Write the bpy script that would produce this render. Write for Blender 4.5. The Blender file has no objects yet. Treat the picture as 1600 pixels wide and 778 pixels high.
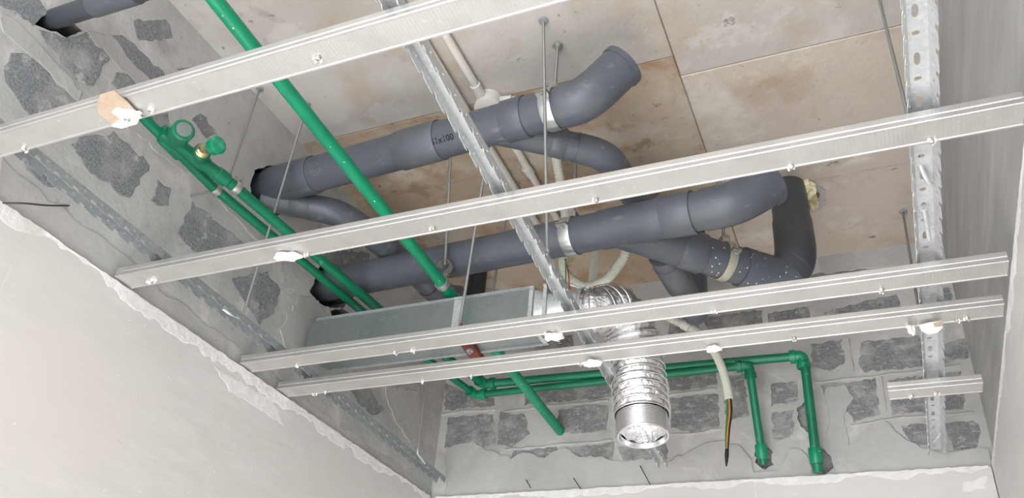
import bpy, bmesh, math, random
from mathutils import Vector as V, Matrix
random.seed(7)
SC = bpy.context.scene
COL = SC.collection
# ------------------------------------------------------------------ camera, sky, light
cam = bpy.data.cameras.new('camera'); cam.sensor_width = 36.0; cam.lens = 29.966
cam.clip_start = 0.02
co = bpy.data.objects.new('camera', cam); COL.objects.link(co)
R = Matrix(((0.91958369, 0.38486426, 0.07902742), (0.15540941, -0.54104499, 0.82650967), (0.36085142, -0.74776321, -0.55734768))).transposed()
co.matrix_world = Matrix.Translation((0, 0, 1.5)) @ R.to_4x4()
SC.camera = co
w = bpy.data.worlds.new('overcast'); SC.world = w; w.use_nodes = True
w.node_tree.nodes['Background'].inputs[0].default_value = (0.90, 0.955, 1.0, 1)
w.node_tree.nodes['Background'].inputs[1].default_value = 1.3
def area(name, loc, rot, sx, sy, power, col=(1, 1, 1)):
    l = bpy.data.lights.new(name, 'AREA'); l.shape = 'RECTANGLE'; l.size = sx; l.size_y = sy; l.energy = power; l.color = col
    o = bpy.data.objects.new(name, l); COL.objects.link(o); o.location = loc; o.rotation_euler = rot
    return o
# area lamp added for soft daylight, at the side left open behind the photographer
area('daylight_fill', (-0.55, -1.45, 1.45), (math.radians(100), 0, 0), 1.7, 2.4, 40, (0.97, 0.985, 1.0))
# sun added behind the photographer so light off the floor brightens the slab
sl = bpy.data.lights.new('bounce_sun', 'SUN'); sl.energy = 13; sl.angle = math.radians(1.0); sl.color = (1.0, .985, .965)
so = bpy.data.objects.new('bounce_sun', sl); COL.objects.link(so); so.rotation_euler = (math.radians(47), 0, math.radians(6))
SC.view_settings.view_transform = 'Standard'; SC.view_settings.look = 'None'
SC.view_settings.exposure = 0.62; SC.view_settings.gamma = 1.0; SC.view_settings.use_curve_mapping = False

# ------------------------------------------------------------------ helpers
def lin(c):
    return tuple((x / 255 / 12.92 if x <= 10 else ((x / 255 + .055) / 1.055) ** 2.4) for x in c) + (1,)
class MB:
    def __init__(s): s.v = []; s.f = []
    def add(s, vs, fs):
        o = len(s.v); s.v += [V(p) for p in vs]; s.f += [tuple(i + o for i in q) for q in fs]; return s
    def box(s, c, sz, ax=None):
        c = V(c); ax = ax or (V((1, 0, 0)), V((0, 1, 0)), V((0, 0, 1)))
        vs = [c + ax[0] * (i * sz[0] / 2) + ax[1] * (j * sz[1] / 2) + ax[2] * (k * sz[2] / 2) for i in (-1, 1) for j in (-1, 1) for k in (-1, 1)]
        return s.add(vs, [(0, 1, 3, 2), (4, 6, 7, 5), (0, 4, 5, 1), (2, 3, 7, 6), (0, 2, 6, 4), (1, 5, 7, 3)])
    def lathe(s, p0, p1, prof, n=20, caps=True, closed=False):
        """rings along p0-p1; prof = [(metres along, radius)]"""
        p0 = V(p0); a = (V(p1) - p0).normalized(); u = a.orthogonal().normalized(); w_ = a.cross(u)
        vs = []; fs = []
        for t, r in prof:
            for k in range(n):
                th = 2 * math.pi * k / n
                vs.append(p0 + a * t + (u * math.cos(th) + w_ * math.sin(th)) * r)
        m = len(prof)
        for i in range(m - 1 if not closed else m):
            j = (i + 1) % m
            for k in range(n):
                fs.append((i * n + k, i * n + (k + 1) % n, j * n + (k + 1) % n, j * n + k))
        if caps and not closed:
            fs.append(tuple(range(n))[::-1]); fs.append(tuple((m - 1) * n + k for k in range(n)))
        return s.add(vs, fs)
    def cyl(s, p0, p1, r, n=16, caps=True):
        return s.lathe(p0, p1, [(0, r), ((V(p1) - V(p0)).length, r)], n, caps)
    def tube(s, pts, r, n=16, caps=True):
        pts = [V(p) for p in pts]; m = len(pts); vs = []; fs = []
        rr = r if isinstance(r, (list, tuple)) else [r] * m
        t0 = (pts[1] - pts[0]).normalized(); u = t0.orthogonal().normalized()
        for i in range(m):
            t = (pts[min(i + 1, m - 1)] - pts[max(i - 1, 0)]).normalized()
            u = (u - t * u.dot(t)).normalized(); b = t.cross(u)
            for k in range(n):
                th = 2 * math.pi * k / n
                vs.append(pts[i] + (u * math.cos(th) + b * math.sin(th)) * rr[i])
        for i in range(m - 1):
            for k in range(n):
                fs.append((i * n + k, i * n + (k + 1) % n, (i + 1) * n + (k + 1) % n, (i + 1) * n + k))
        if caps: fs.append(tuple(range(n))[::-1]); fs.append(tuple((m - 1) * n + k for k in range(n)))
        return s.add(vs, fs)
    def build(s, name, mat, parent=None, smooth=False, recalc=True):
        off = parent.matrix_world.translation if parent else V((0, 0, 0))
        if parent and parent.get('_o') is not None: off = V(parent['_o'])
        me = bpy.data.meshes.new(name); me.from_pydata([tuple(p - off) for p in s.v], [], s.f)
        if recalc:
            bm = bmesh.new(); bm.from_mesh(me); bmesh.ops.recalc_face_normals(bm, faces=bm.faces); bm.to_mesh(me); bm.free()
        me.materials.append(M[mat])
        o = bpy.data.objects.new(name, me); COL.objects.link(o)
        if parent: o.parent = parent; PO[o] = off
        if smooth:
            for p in me.polygons: p.use_smooth = True
            me.set_sharp_from_angle(angle=math.radians(38))
        return o
PO = {}
def sub(mb, name, mat, parent, smooth=False):      # a sub-part: its parent is a mesh part, in the same frame
    off = PO.get(parent, V((0, 0, 0)))
    m2 = MB(); m2.v = [p - off for p in mb.v]; m2.f = mb.f
    o = m2.build(name, mat, None, smooth); o.parent = parent; PO[o] = off; return o
def tag(o, label, cat, group=None, kind=None):
    if label: o['label'] = label
    if cat: o['category'] = cat
    if group: o['group'] = group
    if kind: o['kind'] = kind
    return o
def thing(name, label, cat, loc, group=None):
    o = bpy.data.objects.new(name, None); COL.objects.link(o); o.location = loc; o.empty_display_size = .05
    bpy.context.view_layer.update()
    return tag(o, label, cat, group)
def fillet(pts, r, k=7):
    pts = [V(p) for p in pts]; out = [pts[0]]
    for i in range(1, len(pts) - 1):
        a = (pts[i - 1] - pts[i]); b = (pts[i + 1] - pts[i])
        ra = min(r, a.length * .49); rb = min(r, b.length * .49)
        p = pts[i] + a.normalized() * ra; q = pts[i] + b.normalized() * rb
        for j in range(k + 1):
            t = j / k; out.append(p * (1 - t) ** 2 + pts[i] * 2 * t * (1 - t) + q * t * t)
    out.append(pts[-1]); return out
def smoothpath(pts, k=8):
    pts = [V(p) for p in pts]; e = [pts[0] * 2 - pts[1]] + pts + [pts[-1] * 2 - pts[-2]]; out = []
    for i in range(1, len(e) - 2):
        a, b, c, d = e[i - 1:i + 3]
        for j in range(k):
            t = j / k
            out.append(.5 * ((2 * b) + (c - a) * t + (2 * a - 5 * b + 4 * c - d) * t * t + (3 * b - a - 3 * c + d) * t ** 3))
    out.append(pts[-1]); return out
def resample(pts, step):
    out = [pts[0]]; acc = 0
    for a, b in zip(pts[:-1], pts[1:]):
        L = (b - a).length; t = step - acc
        while t <= L:
            out.append(a + (b - a) * (t / L)); t += step
        acc = L - (t - step)
    return out

# ------------------------------------------------------------------ materials
M = {}
def mat(name, col, rough=.6, metal=0., spec=.5, var=None, bump=None, spots=None, coat=0):
    """col base; var=[(scale vec, detail, lo, hi, colour)] mixes colours by noise; bump=[(scale vec, strength, distance)]; spots = voronoi splashes"""
    m = bpy.data.materials.new(name); m.use_nodes = True; nt = m.node_tree; N = nt.nodes; L = nt.links
    b = N['Principled BSDF']; b.inputs['Roughness'].default_value = rough; b.inputs['Metallic'].default_value = metal
    b.inputs['Specular IOR Level'].default_value = spec; b.inputs['Coat Weight'].default_value = coat
    tc = N.new('ShaderNodeTexCoord')
    def noise(sc, det, rgh=.6, seed=0):
        mp = N.new('ShaderNodeMapping'); mp.inputs['Scale'].default_value = sc; mp.inputs['Location'].default_value = (seed * 3.1, seed * 1.7, seed * 2.3)
        L.new(tc.outputs['Object'], mp.inputs[0])
        t = N.new('ShaderNodeTexNoise'); t.inputs['Scale'].default_value = 1; t.inputs['Detail'].default_value = det; t.inputs['Roughness'].default_value = rgh
        L.new(mp.outputs[0], t.inputs[0]); return t.outputs[0]
    rgb = N.new('ShaderNodeRGB'); rgb.outputs[0].default_value = lin(col); cur = rgb.outputs[0]
    def mix(fac, c):
        nonlocal cur
        x = N.new('ShaderNodeMix'); x.data_type = 'RGBA'; L.new(fac, x.inputs[0]); L.new(cur, x.inputs[6]); x.inputs[7].default_value = lin(c); cur = x.outputs[2]
    for i, (sc, det, lo, hi, c) in enumerate(var or []):
        r = N.new('ShaderNodeMapRange'); r.inputs[1].default_value = lo; r.inputs[2].default_value = hi
        L.new(noise(sc, det, .62, i + 1), r.inputs[0]); mix(r.outputs[0], c)
    for (sc, th, c) in spots or []:
        mp = N.new('ShaderNodeMapping'); mp.inputs['Scale'].default_value = (sc,) * 3; L.new(tc.outputs['Object'], mp.inputs[0])
        vo = N.new('ShaderNodeTexVoronoi'); vo.inputs['Scale'].default_value = 1; L.new(mp.outputs[0], vo.inputs[0])
        r = N.new('ShaderNodeMapRange'); r.inputs[1].default_value = th; r.inputs[2].default_value = th * .8; L.new(vo.outputs['Distance'], r.inputs[0])
        ns = noise((4, 4, 4), 2, .5, 9); r2 = N.new('ShaderNodeMapRange'); r2.inputs[1].default_value = .44; r2.inputs[2].default_value = .52; L.new(ns, r2.inputs[0])
        mu = N.new('ShaderNodeMath'); mu.operation = 'MULTIPLY'; L.new(r.outputs[0], mu.inputs[0]); L.new(r2.outputs[0], mu.inputs[1]); mix(mu.outputs[0], c)
    L.new(cur, b.inputs['Base Color'])
    nrm = None
    for i, (sc, st, di) in enumerate(bump or []):
        bp = N.new('ShaderNodeBump'); bp.inputs['Strength'].default_value = st; bp.inputs['Distance'].default_value = di
        L.new(noise(sc, 6, .6, 20 + i), bp.inputs['Height'])
        if nrm: L.new(nrm, bp.inputs['Normal'])
        nrm = bp.outputs[0]
    if nrm: L.new(nrm, b.inputs['Normal'])
    M[name] = m; return m
def wave_bump(name, direction, scale, strength, dist):
    m = M[name]; nt = m.node_tree; N = nt.nodes; L = nt.links; b = N['Principled BSDF']
    tc = N.new('ShaderNodeTexCoord'); wv = N.new('ShaderNodeTexWave'); wv.bands_direction = direction; wv.inputs['Scale'].default_value = scale
    L.new(tc.outputs['Object'], wv.inputs[0]); bp = N.new('ShaderNodeBump'); bp.inputs['Strength'].default_value = strength; bp.inputs['Distance'].default_value = dist
    L.new(wv.outputs['Fac'], bp.inputs['Height'])
    if b.inputs['Normal'].links: L.new(b.inputs['Normal'].links[0].from_socket, bp.inputs['Normal'])
    L.new(bp.outputs[0], b.inputs['Normal'])
u3 = lambda s: (s, s, s)
mat('slab', (190, 185, 180), .85, var=[(u3(1.7), 5, .42, .66, (180, 173, 166)), (u3(3.1), 6, .54, .68, (200, 196, 191)), (u3(2.6), 9, .52, .64, (181, 165, 146)), (u3(5.5), 7, .57, .61, (194, 189, 184)), (u3(26), 4, .67, .74, (140, 130, 121)), (u3(7), 8, .62, .76, (156, 149, 142)), (u3(14), 8, .67, .71, (142, 134, 126))], bump=[(u3(9), .25, .02), (u3(90), .2, .004)])
mat('slab_brown', (184, 169, 151), .85, var=[(u3(2.0), 6, .42, .62, (174, 153, 130)), (u3(5.1), 8, .50, .60, (192, 181, 168)), (u3(3.3), 9, .50, .62, (162, 135, 108)), (u3(24), 4, .66, .74, (136, 118, 102)), (u3(9), 8, .58, .68, (156, 136, 116)), (u3(15), 8, .66, .72, (130, 114, 98))], bump=[(u3(10), .3, .02), (u3(90), .2, .004)])
mat('slab_warm', (194, 184, 173), .85, var=[(u3(1.9), 6, .45, .66, (190, 177, 163)), (u3(6), 7, .54, .68, (210, 203, 195)), (u3(8), 8, .58, .74, (174, 161, 148)), (u3(3.7), 9, .54, .68, (178, 159, 138)), (u3(15), 8, .68, .72, (140, 128, 115)), (u3(30), 4, .68, .76, (110, 96, 84))], bump=[(u3(9), .25, .02), (u3(90), .2, .004)])
mat('joint_dark', (128, 114, 100), .95)
mat('mortar', (188, 187, 185), .92, var=[(u3(3), 6, .40, .62, (172, 171, 170)), (u3(8), 7, .54, .68, (200, 198, 196)), (u3(5), 8, .56, .76, (150, 148, 146)), (u3(40), 3, .69, .78, (138, 136, 134))], bump=[(u3(14), .3, .02), (u3(120), .25, .003)])
mat('plaster_grey', (180, 179, 178), .88, var=[(u3(3.3), 5, .45, .65, (166, 165, 164)), (u3(7), 6, .58, .7, (192, 191, 189)), (u3(35), 4, .70, .78, (140, 138, 136))], bump=[(u3(12), .3, .02), (u3(150), .15, .003)])
mat('block', (132, 136, 140), .95, var=[(u3(150), 3, .42, .62, (114, 117, 121)), (u3(260), 2, .56, .70, (166, 168, 170)), (u3(9), 6, .50, .70, (166, 165, 164)), (u3(26), 6, .58, .68, (178, 177, 175))], bump=[(u3(170), .5, .005), (u3(40), .3, .006)])
mat('block_scraped', (136, 137, 139), .95, var=[(u3(120), 3, .42, .62, (118, 119, 121)), ((26, 26, 60), 6, .54, .70, (182, 181, 180)), (u3(11), 7, .48, .68, (170, 169, 167)), (u3(60), 4, .60, .74, (188, 187, 186))], bump=[(u3(150), .6, .006), (u3(45), .4, .01)])
mat('concrete_wall', (178, 178, 177), .85, var=[((7, .9, 7), 7, .38, .64, (164, 164, 163)), ((12, 1.6, 12), 8, .50, .72, (190, 190, 189)), ((5, 1.0, 5), 7, .54, .74, (150, 151, 151)), ((40, 9, 40), 4, .71, .77, (92, 90, 88))], bump=[((30, 3, 30), .2, .01)])
mat('tile', (205, 202, 200), .5, var=[((9, 6, 40), 7, .36, .66, (199, 196, 193)), ((12, 8, 60), 7, .52, .74, (211, 208, 206)), (u3(1.6), 3, .45, .7, (206, 201, 199)), ((60, 26, 160), 3, .68, .78, (186, 182, 178))], spots=[(38, .075, (236, 234, 232))], bump=[((30, 9, 140), .06, .003)])
mat('grout', (216, 215, 214), .8, var=[(u3(30), 5, .45, .65, (226, 225, 224)), (u3(12), 5, .55, .7, (206, 204, 201))], bump=[(u3(60), .5, .006)])
mat('grout_line', (228, 222, 214), .8)
mat('floor_screed', (223, 222, 220), .8, var=[(u3(4), 5, .45, .65, (213, 212, 210))])
mat('furring', (204, 203, 201), .36, metal=.80, var=[(u3(14), 4, .45, .65, (196, 195, 193)), (u3(120), 2, .66, .74, (220, 220, 219))], bump=[(u3(60), .06, .003)])
wave_bump('furring', 'X', 46, .10, .0012)
mat('galv', (160, 166, 168), .42, metal=.3, var=[(u3(60), 3, .42, .62, (148, 154, 158)), (u3(110), 3, .55, .72, (172, 177, 180))], bump=[(u3(80), .06, .002)])
mat('galv_pale', (202, 205, 207), .36, metal=.4, var=[(u3(60), 3, .42, .62, (190, 194, 196)), (u3(110), 3, .55, .72, (216, 218, 219))], bump=[(u3(80), .06, .002)])
mat('duct_sheet', (150, 158, 156), .38, metal=.7, var=[(u3(7), 4, .42, .64, (140, 149, 147)), (u3(50), 3, .50, .72, (158, 164, 162)), (u3(4), 5, .58, .74, (170, 175, 173))], bump=[(u3(9), .12, .01)])
mat('foil', (236, 236, 237), .17, metal=1.0, bump=[(u3(70), .55, .010), (u3(28), .45, .02)])
mat('foil_collar', (226, 227, 228), .24, metal=1.0, bump=[(u3(50), .12, .004)])
mat('rod', (168, 170, 170), .38, metal=.75); wave_bump('rod', 'Z', 190, .5, .002)
mat('clamp_silver', (196, 199, 200), .28, metal=.85)
mat('zinc', (188, 188, 182), .33, metal=.75, var=[(u3(40), 3, .5, .65, (176, 174, 160))])
mat('pvc', (86, 90, 99), .36, var=[(u3(6), 5, .46, .66, (95, 99, 106)), ((14, 40, 40), 6, .60, .72, (118, 119, 121)), (u3(3), 4, .55, .7, (80, 84, 93))], bump=[(u3(50), .04, .002)])
mat('pvc_dusty', (92, 96, 103), .45, var=[(u3(9), 6, .48, .68, (116, 117, 119)), (u3(4), 4, .5, .7, (84, 88, 96))], bump=[(u3(60), .06, .002)])
mat('pvc_splashed', (84, 88, 97), .38, var=[(u3(6), 5, .48, .66, (94, 98, 105))], spots=[(62, .16, (226, 226, 222))])
mat('pvc_dark', (66, 69, 76), .42, var=[(u3(6), 5, .48, .66, (76, 79, 85))])
mat('black_pipe', (40, 41, 46), .6)
mat('ink', (24, 24, 28), .7)
mat('green', (10, 140, 100), .33, var=[(u3(5), 4, .45, .65, (6, 126, 90)), ((50, 9, 50), 5, .64, .72, (40, 158, 124))], spots=[(46, .10, (190, 226, 212))])
mat('green_b', (8, 116, 82), .38, var=[(u3(6), 4, .45, .65, (5, 102, 72)), (u3(30), 5, .64, .74, (70, 160, 132))])
mat('green_clear', (16, 132, 96), .25, var=[(u3(40), 4, .5, .65, (60, 160, 128))])
mat('conduit', (222, 218, 211), .5, var=[(u3(12), 4, .5, .7, (206, 200, 192))])
mat('corrugated', (224, 224, 214), .5)
mat('hose_ivory', (214, 216, 204), .45)
mat('brass', (186, 170, 130), .3, metal=.8)
mat('cap_grey', (112, 120, 120), .5)
mat('clamp_dull', (176, 176, 158), .4, metal=.4)
mat('rust_red', (112, 48, 42), .7, var=[(u3(50), 4, .5, .66, (92, 38, 34))])
mat('cardboard', (176, 158, 140), .9, var=[(u3(40), 5, .45, .65, (166, 147, 128))])
mat('gypsum', (240, 238, 235), .85, bump=[(u3(110), .6, .006)])
mat('foam', (232, 224, 186), .7, var=[(u3(30), 4, .5, .66, (214, 198, 150))], bump=[(u3(50), .4, .008)])
mat('foam_dark', (120, 92, 66), .8)
mat('wire_red', (176, 40, 40), .45); mat('wire_green', (40, 130, 70), .45); mat('wire_orange', (214, 130, 50), .45); mat('wire_black', (30, 30, 34), .5)
mat('dark_wire', (60, 56, 54), .7)

# ------------------------------------------------------------------ the setting
LO = V((-1.640, .875, 0)); LD = V((.03, 1.945, 0)).normalized(); LN = V((LD.y, -LD.x, 0))
def lw(u, v, off=0.): return LO + LD * u + V((0, 0, v)) + LN * off       # left wall: along, up, out into the room
def bw(x, z, off=0.): return V((x, 2.83 - off, z))                        # back wall
SLAB = 3.33
ceiling = tag(MB().box((-.66, .6, SLAB + .11), (2.3, 4.5, .2)).build('ceiling', 'joint_dark'), None, None, kind='structure')
floor = tag(MB().box((-.66, .6, -.05), (2.3, 4.5, .1)).build('floor', 'floor_screed'), None, None, kind='structure')
def panel(x0, x1, y0, y1, m, dz):
    g = .0009; b = MB(); z = SLAB + dz
    c = [(x0 + g, y0 + g), (x1 - g, y0 + g), (x1 - g, y1 - g), (x0 + g, y1 - g)]; e = .0025
    i = [(x0 + g + e, y0 + g + e), (x1 - g - e, y0 + g + e), (x1 - g - e, y1 - g - e), (x0 + g + e, y1 - g - e)]
    b.add([p + (SLAB + .012,) for p in c] + [p + (z + .003,) for p in c] + [p + (z,) for p in i],
          [(0, 1, 5, 4), (1, 2, 6, 5), (2, 3, 7, 6), (3, 0, 4, 7), (4, 5, 9, 8), (5, 6, 10, 9), (6, 7, 11, 10), (7, 4, 8, 11), (8, 9, 10, 11)])
    b.build('formwork_panel', m, ceiling)
for a in ((-1.70, -.365, -1.5, .76, 'slab', 0), (-1.70, -.365, .76, 1.685, 'slab', .001), (-1.70, -.365, 1.685, 2.02, 'slab_brown', .001), (-1.70, -.365, 2.02, 2.84, 'slab_brown', .002),
          (-.365, .33, -1.5, .55, 'slab', .001), (-.365, .33, .55, 1.765, 'slab', 0), (-.365, .33, 1.765, 2.355, 'slab_warm', -.002), (-.365, .33, 2.355, 2.84, 'slab_warm', .002)):
    panel(*a)

def noisy(poly, step, amp):
    out = []
    n = len(poly)
    for i in range(n):
        a = V(poly[i]).to_2d(); b = V(poly[(i + 1) % n]).to_2d(); k = max(1, int((b - a).length / step))
        for j in range(k):
            p = a + (b - a) * (j / k); out.append(p + V((random.uniform(-1, 1), random.uniform(-1, 1))) * amp)
    return out
def patch(poly, fn, th, name, m, parent, step=.022, amp=.005, inset=.003):
    q = noisy(poly, step, amp); n = len(q); c = sum(q, V((0, 0))) / n
    b = MB()
    q2 = [p + (c - p).normalized() * inset for p in q]
    vs = [fn(p.x, p.y, -.004) for p in q] + [fn(p.x, p.y, th * .6) for p in q] + [fn(p.x, p.y, th) for p in q2]
    fs = []
    for i in range(n):
        j = (i + 1) % n
        fs += [(i, j, n + j, n + i), (n + i, n + j, 2 * n + j, 2 * n + i)]
    fs.append(tuple(2 * n + i for i in range(n)))
    b.add(vs, fs)
    return b.build(name, m, parent)
def holed_wall(name, outer, holes, fn, m, depth, mh):
    bm = bmesh.new(); edges = []; loops = []
    for lp in [outer] + holes:
        vs = [bm.verts.new(fn(*p)) for p in lp]; loops.append(vs)
        edges += [bm.edges.new((vs[i], vs[(i + 1) % len(vs)])) for i in range(len(vs))]
    bmesh.ops.triangle_fill(bm, edges=edges, use_beauty=True)
    for lp, vs in zip(holes, loops[1:]):
        deep = [bm.verts.new(fn(p[0], p[1], -depth)) for p in lp]; n = len(vs)
        for i in range(n): bm.faces.new((vs[i], vs[(i + 1) % n], deep[(i + 1) % n], deep[i])).material_index = 1
        bm.faces.new(deep).material_index = 1
    back = [bm.verts.new(fn(p[0], p[1], -depth - .03)) for p in outer]; o = loops[0]; n = len(o)
    for i in range(n): bm.faces.new((o[i], o[(i + 1) % n], back[(i + 1) % n], back[i]))
    bm.faces.new(back)
    bmesh.ops.recalc_face_normals(bm, faces=bm.faces)
    me = bpy.data.meshes.new(name); bm.to_mesh(me); bm.free(); me.materials.append(M[m]); me.materials.append(M[mh])
    ob = bpy.data.objects.new(name, me); COL.objects.link(ob); return tag(ob, None, None, kind='structure')

mat('hole_dark', (112, 110, 108), .95, bump=[(u3(60), .6, .01)])
HA = [(0.6672,2.996), (0.6482,3.036), (0.6467,3.095), (0.6797,3.141), (0.7468,3.184), (0.7969,3.162), (0.8262,3.066), (0.7677,2.999), (0.7113,2.979)]
HC = [(1.019,2.872), (1.034,2.962), (1.036,3.017), (1.103,3.038), (1.177,3.032), (1.246,2.978), (1.183,2.901), (1.098,2.868)]
HD = [(1.138,2.871), (1.179,2.909), (1.263,2.926), (1.283,2.916), (1.198,2.857), (1.159,2.856)]
HF = [(-0.109,2.937), (-0.1036,2.987), (-0.0791,3.023), (-0.0392,3.022), (-0.0079,3.023), (-0.0274,2.975), (-0.0589,2.964), (-0.088,2.947)]
def nz(poly, s=.012, a=.004): return [tuple(p) for p in noisy(poly, s, a)]
wall_left = holed_wall('wall_left', [(-2.4, 0), (1.99, 0), (1.99, 3.36), (-2.4, 3.36)], [nz(HA), nz(HC), nz(HD, .012, .002), nz(HF)], lw, 'mortar', .12, 'hole_dark')
HB1 = [(-0.3876,2.613), (-0.3732,2.634), (-0.3344,2.598), (-0.3348,2.547), (-0.3728,2.536), (-0.3914,2.564)]
HB2 = [(-0.2367,2.747), (-0.2141,2.764), (-0.1925,2.734), (-0.192,2.665), (-0.2137,2.653), (-0.2383,2.692)]
HB3 = [(-0.2127,2.589), (-0.1752,2.601), (-0.1474,2.569), (-0.1482,2.53), (-0.1824,2.507), (-0.2166,2.518)]
wall_back = holed_wall('wall_back', [(-1.70, 0), (.34, 0), (.34, 3.36), (-1.70, 3.36)], [nz(HB1), nz(HB2), nz(HB3)], bw, 'mortar', .022, 'block_scraped')
wall_right = tag(MB().box((.375, .6, 1.68), (.12, 4.5, 3.36)).build('wall_right', 'concrete_wall'), None, None, kind='structure')

# exposed concrete blocks of the left wall
for q in ([(-0.1962,2.922), (-0.1282,3), (-0.0997,2.987), (-0.1068,2.929), (-0.1573,2.923), (-0.1908,2.911)],
          [(-0.0956,2.932), (-0.0274,2.975), (0.0017,3.029), (0.0817,3.019), (0.0752,2.914), (0.0327,2.889), (-0.0345,2.909)],
          [(-0.1177,2.831), (-0.1053,2.852), (-0.0481,2.859), (-0.0051,2.847), (0.084,2.852), (0.081,2.828), (-0.0005,2.722), (-0.0962,2.752), (-0.1155,2.785)],
          [(0.0681,3.083), (0.1051,3.114), (0.2845,3.112), (0.2412,3.057), (0.1597,3.064), (0.1045,3.066)],
          [(0.1005,3.176), (0.1802,3.27), (0.2209,3.236), (0.1293,3.132)],
          [(0.1111,3.002), (0.1448,3.026), (0.1942,3.013), (0.1737,2.962), (0.1192,2.956)],
          [(0.2721,3.165), (0.3106,3.211), (0.3468,3.202), (0.3101,3.162)],
          [(0.3673,3.059), (0.3929,3.106), (0.4667,3.096), (0.4349,3.051)],
          [(0.2379,2.972), (0.2972,3.013), (0.3264,2.992), (0.2702,2.953)],
          [(0.1013,2.772), (0.1753,2.847), (0.2279,2.846), (0.3087,2.849), (0.2927,2.792), (0.2918,2.719), (0.2133,2.713), (0.1415,2.711), (0.0926,2.74)],
          [(0.4704,2.841), (0.6039,2.846), (0.7346,2.857), (0.7507,2.84), (0.5765,2.714), (0.512,2.719), (0.4562,2.732)],
          [(0.3447,2.821), (0.3909,2.826), (0.3982,2.776), (0.3508,2.754)],
          [(0.6858,2.722), (0.8049,2.821), (0.8805,2.809), (0.8853,2.721), (0.8367,2.661), (0.751,2.689)],
          [(0.5798,2.932), (0.6654,2.939), (0.6388,2.909), (0.5762,2.906)],
          [(1.02,3.083), (1.145,3.125), (1.286,3.194), (1.28,3.133), (1.106,3.007), (1.056,3.015)],
          [(0.0082,2.642), (0.0476,2.633), (0.1135,2.628), (0.0958,2.607), (0.0262,2.605)],
          [(1.293,2.675), (1.396,2.732), (1.548,2.692), (1.497,2.646), (1.392,2.644)]):
    patch(q, lw, .0018, 'concrete_block', 'block', wall_left, .016, .006)
# plaster spread along the foot of the left wall and round the pipe holes
for q in ([(-0.0348,2.593), (0.072,2.582), (0.201,2.583), (0.3272,2.574), (0.4903,2.559), (0.6654,2.559), (0.9272,2.548), (1.274,2.53), (1.639,2.547), (2.041,2.532), (1.958,2.451), (1.224,2.467), (0.6257,2.47), (0.1931,2.479), (0.0193,2.482)],):
    patch(q, lw, .0025, 'plaster_spread', 'plaster_grey', wall_left, .03, .008)
for q in ([(0.9243,2.687), (0.9793,2.844), (1.061,2.867), (1.169,2.829), (1.26,2.853), (1.1,2.71), (0.9941,2.623)],
          [(0.1171,2.919), (0.178,2.952), (0.4272,2.937), (0.404,2.9), (0.2066,2.889)],
          [(-0.0073,3.031), (0.0592,3.078), (0.2255,3.054), (0.2055,3.019), (0.0831,3.016)],
          [(-0.1841,2.898), (-0.1208,2.909), (0.0666,2.872), (0.0596,2.844), (-0.1063,2.861), (-0.1627,2.854)],
          [(1.52,2.78), (1.739,2.853), (1.832,2.708), (1.749,2.65), (1.603,2.691)],
          [(0.5492,2.938), (0.7088,2.946), (0.8789,2.927), (0.8578,2.894), (0.6684,2.894), (0.5494,2.903)]):
    patch(q, lw, .003, 'mortar_smear', 'plaster_grey', wall_left, .02, .006)
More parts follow.
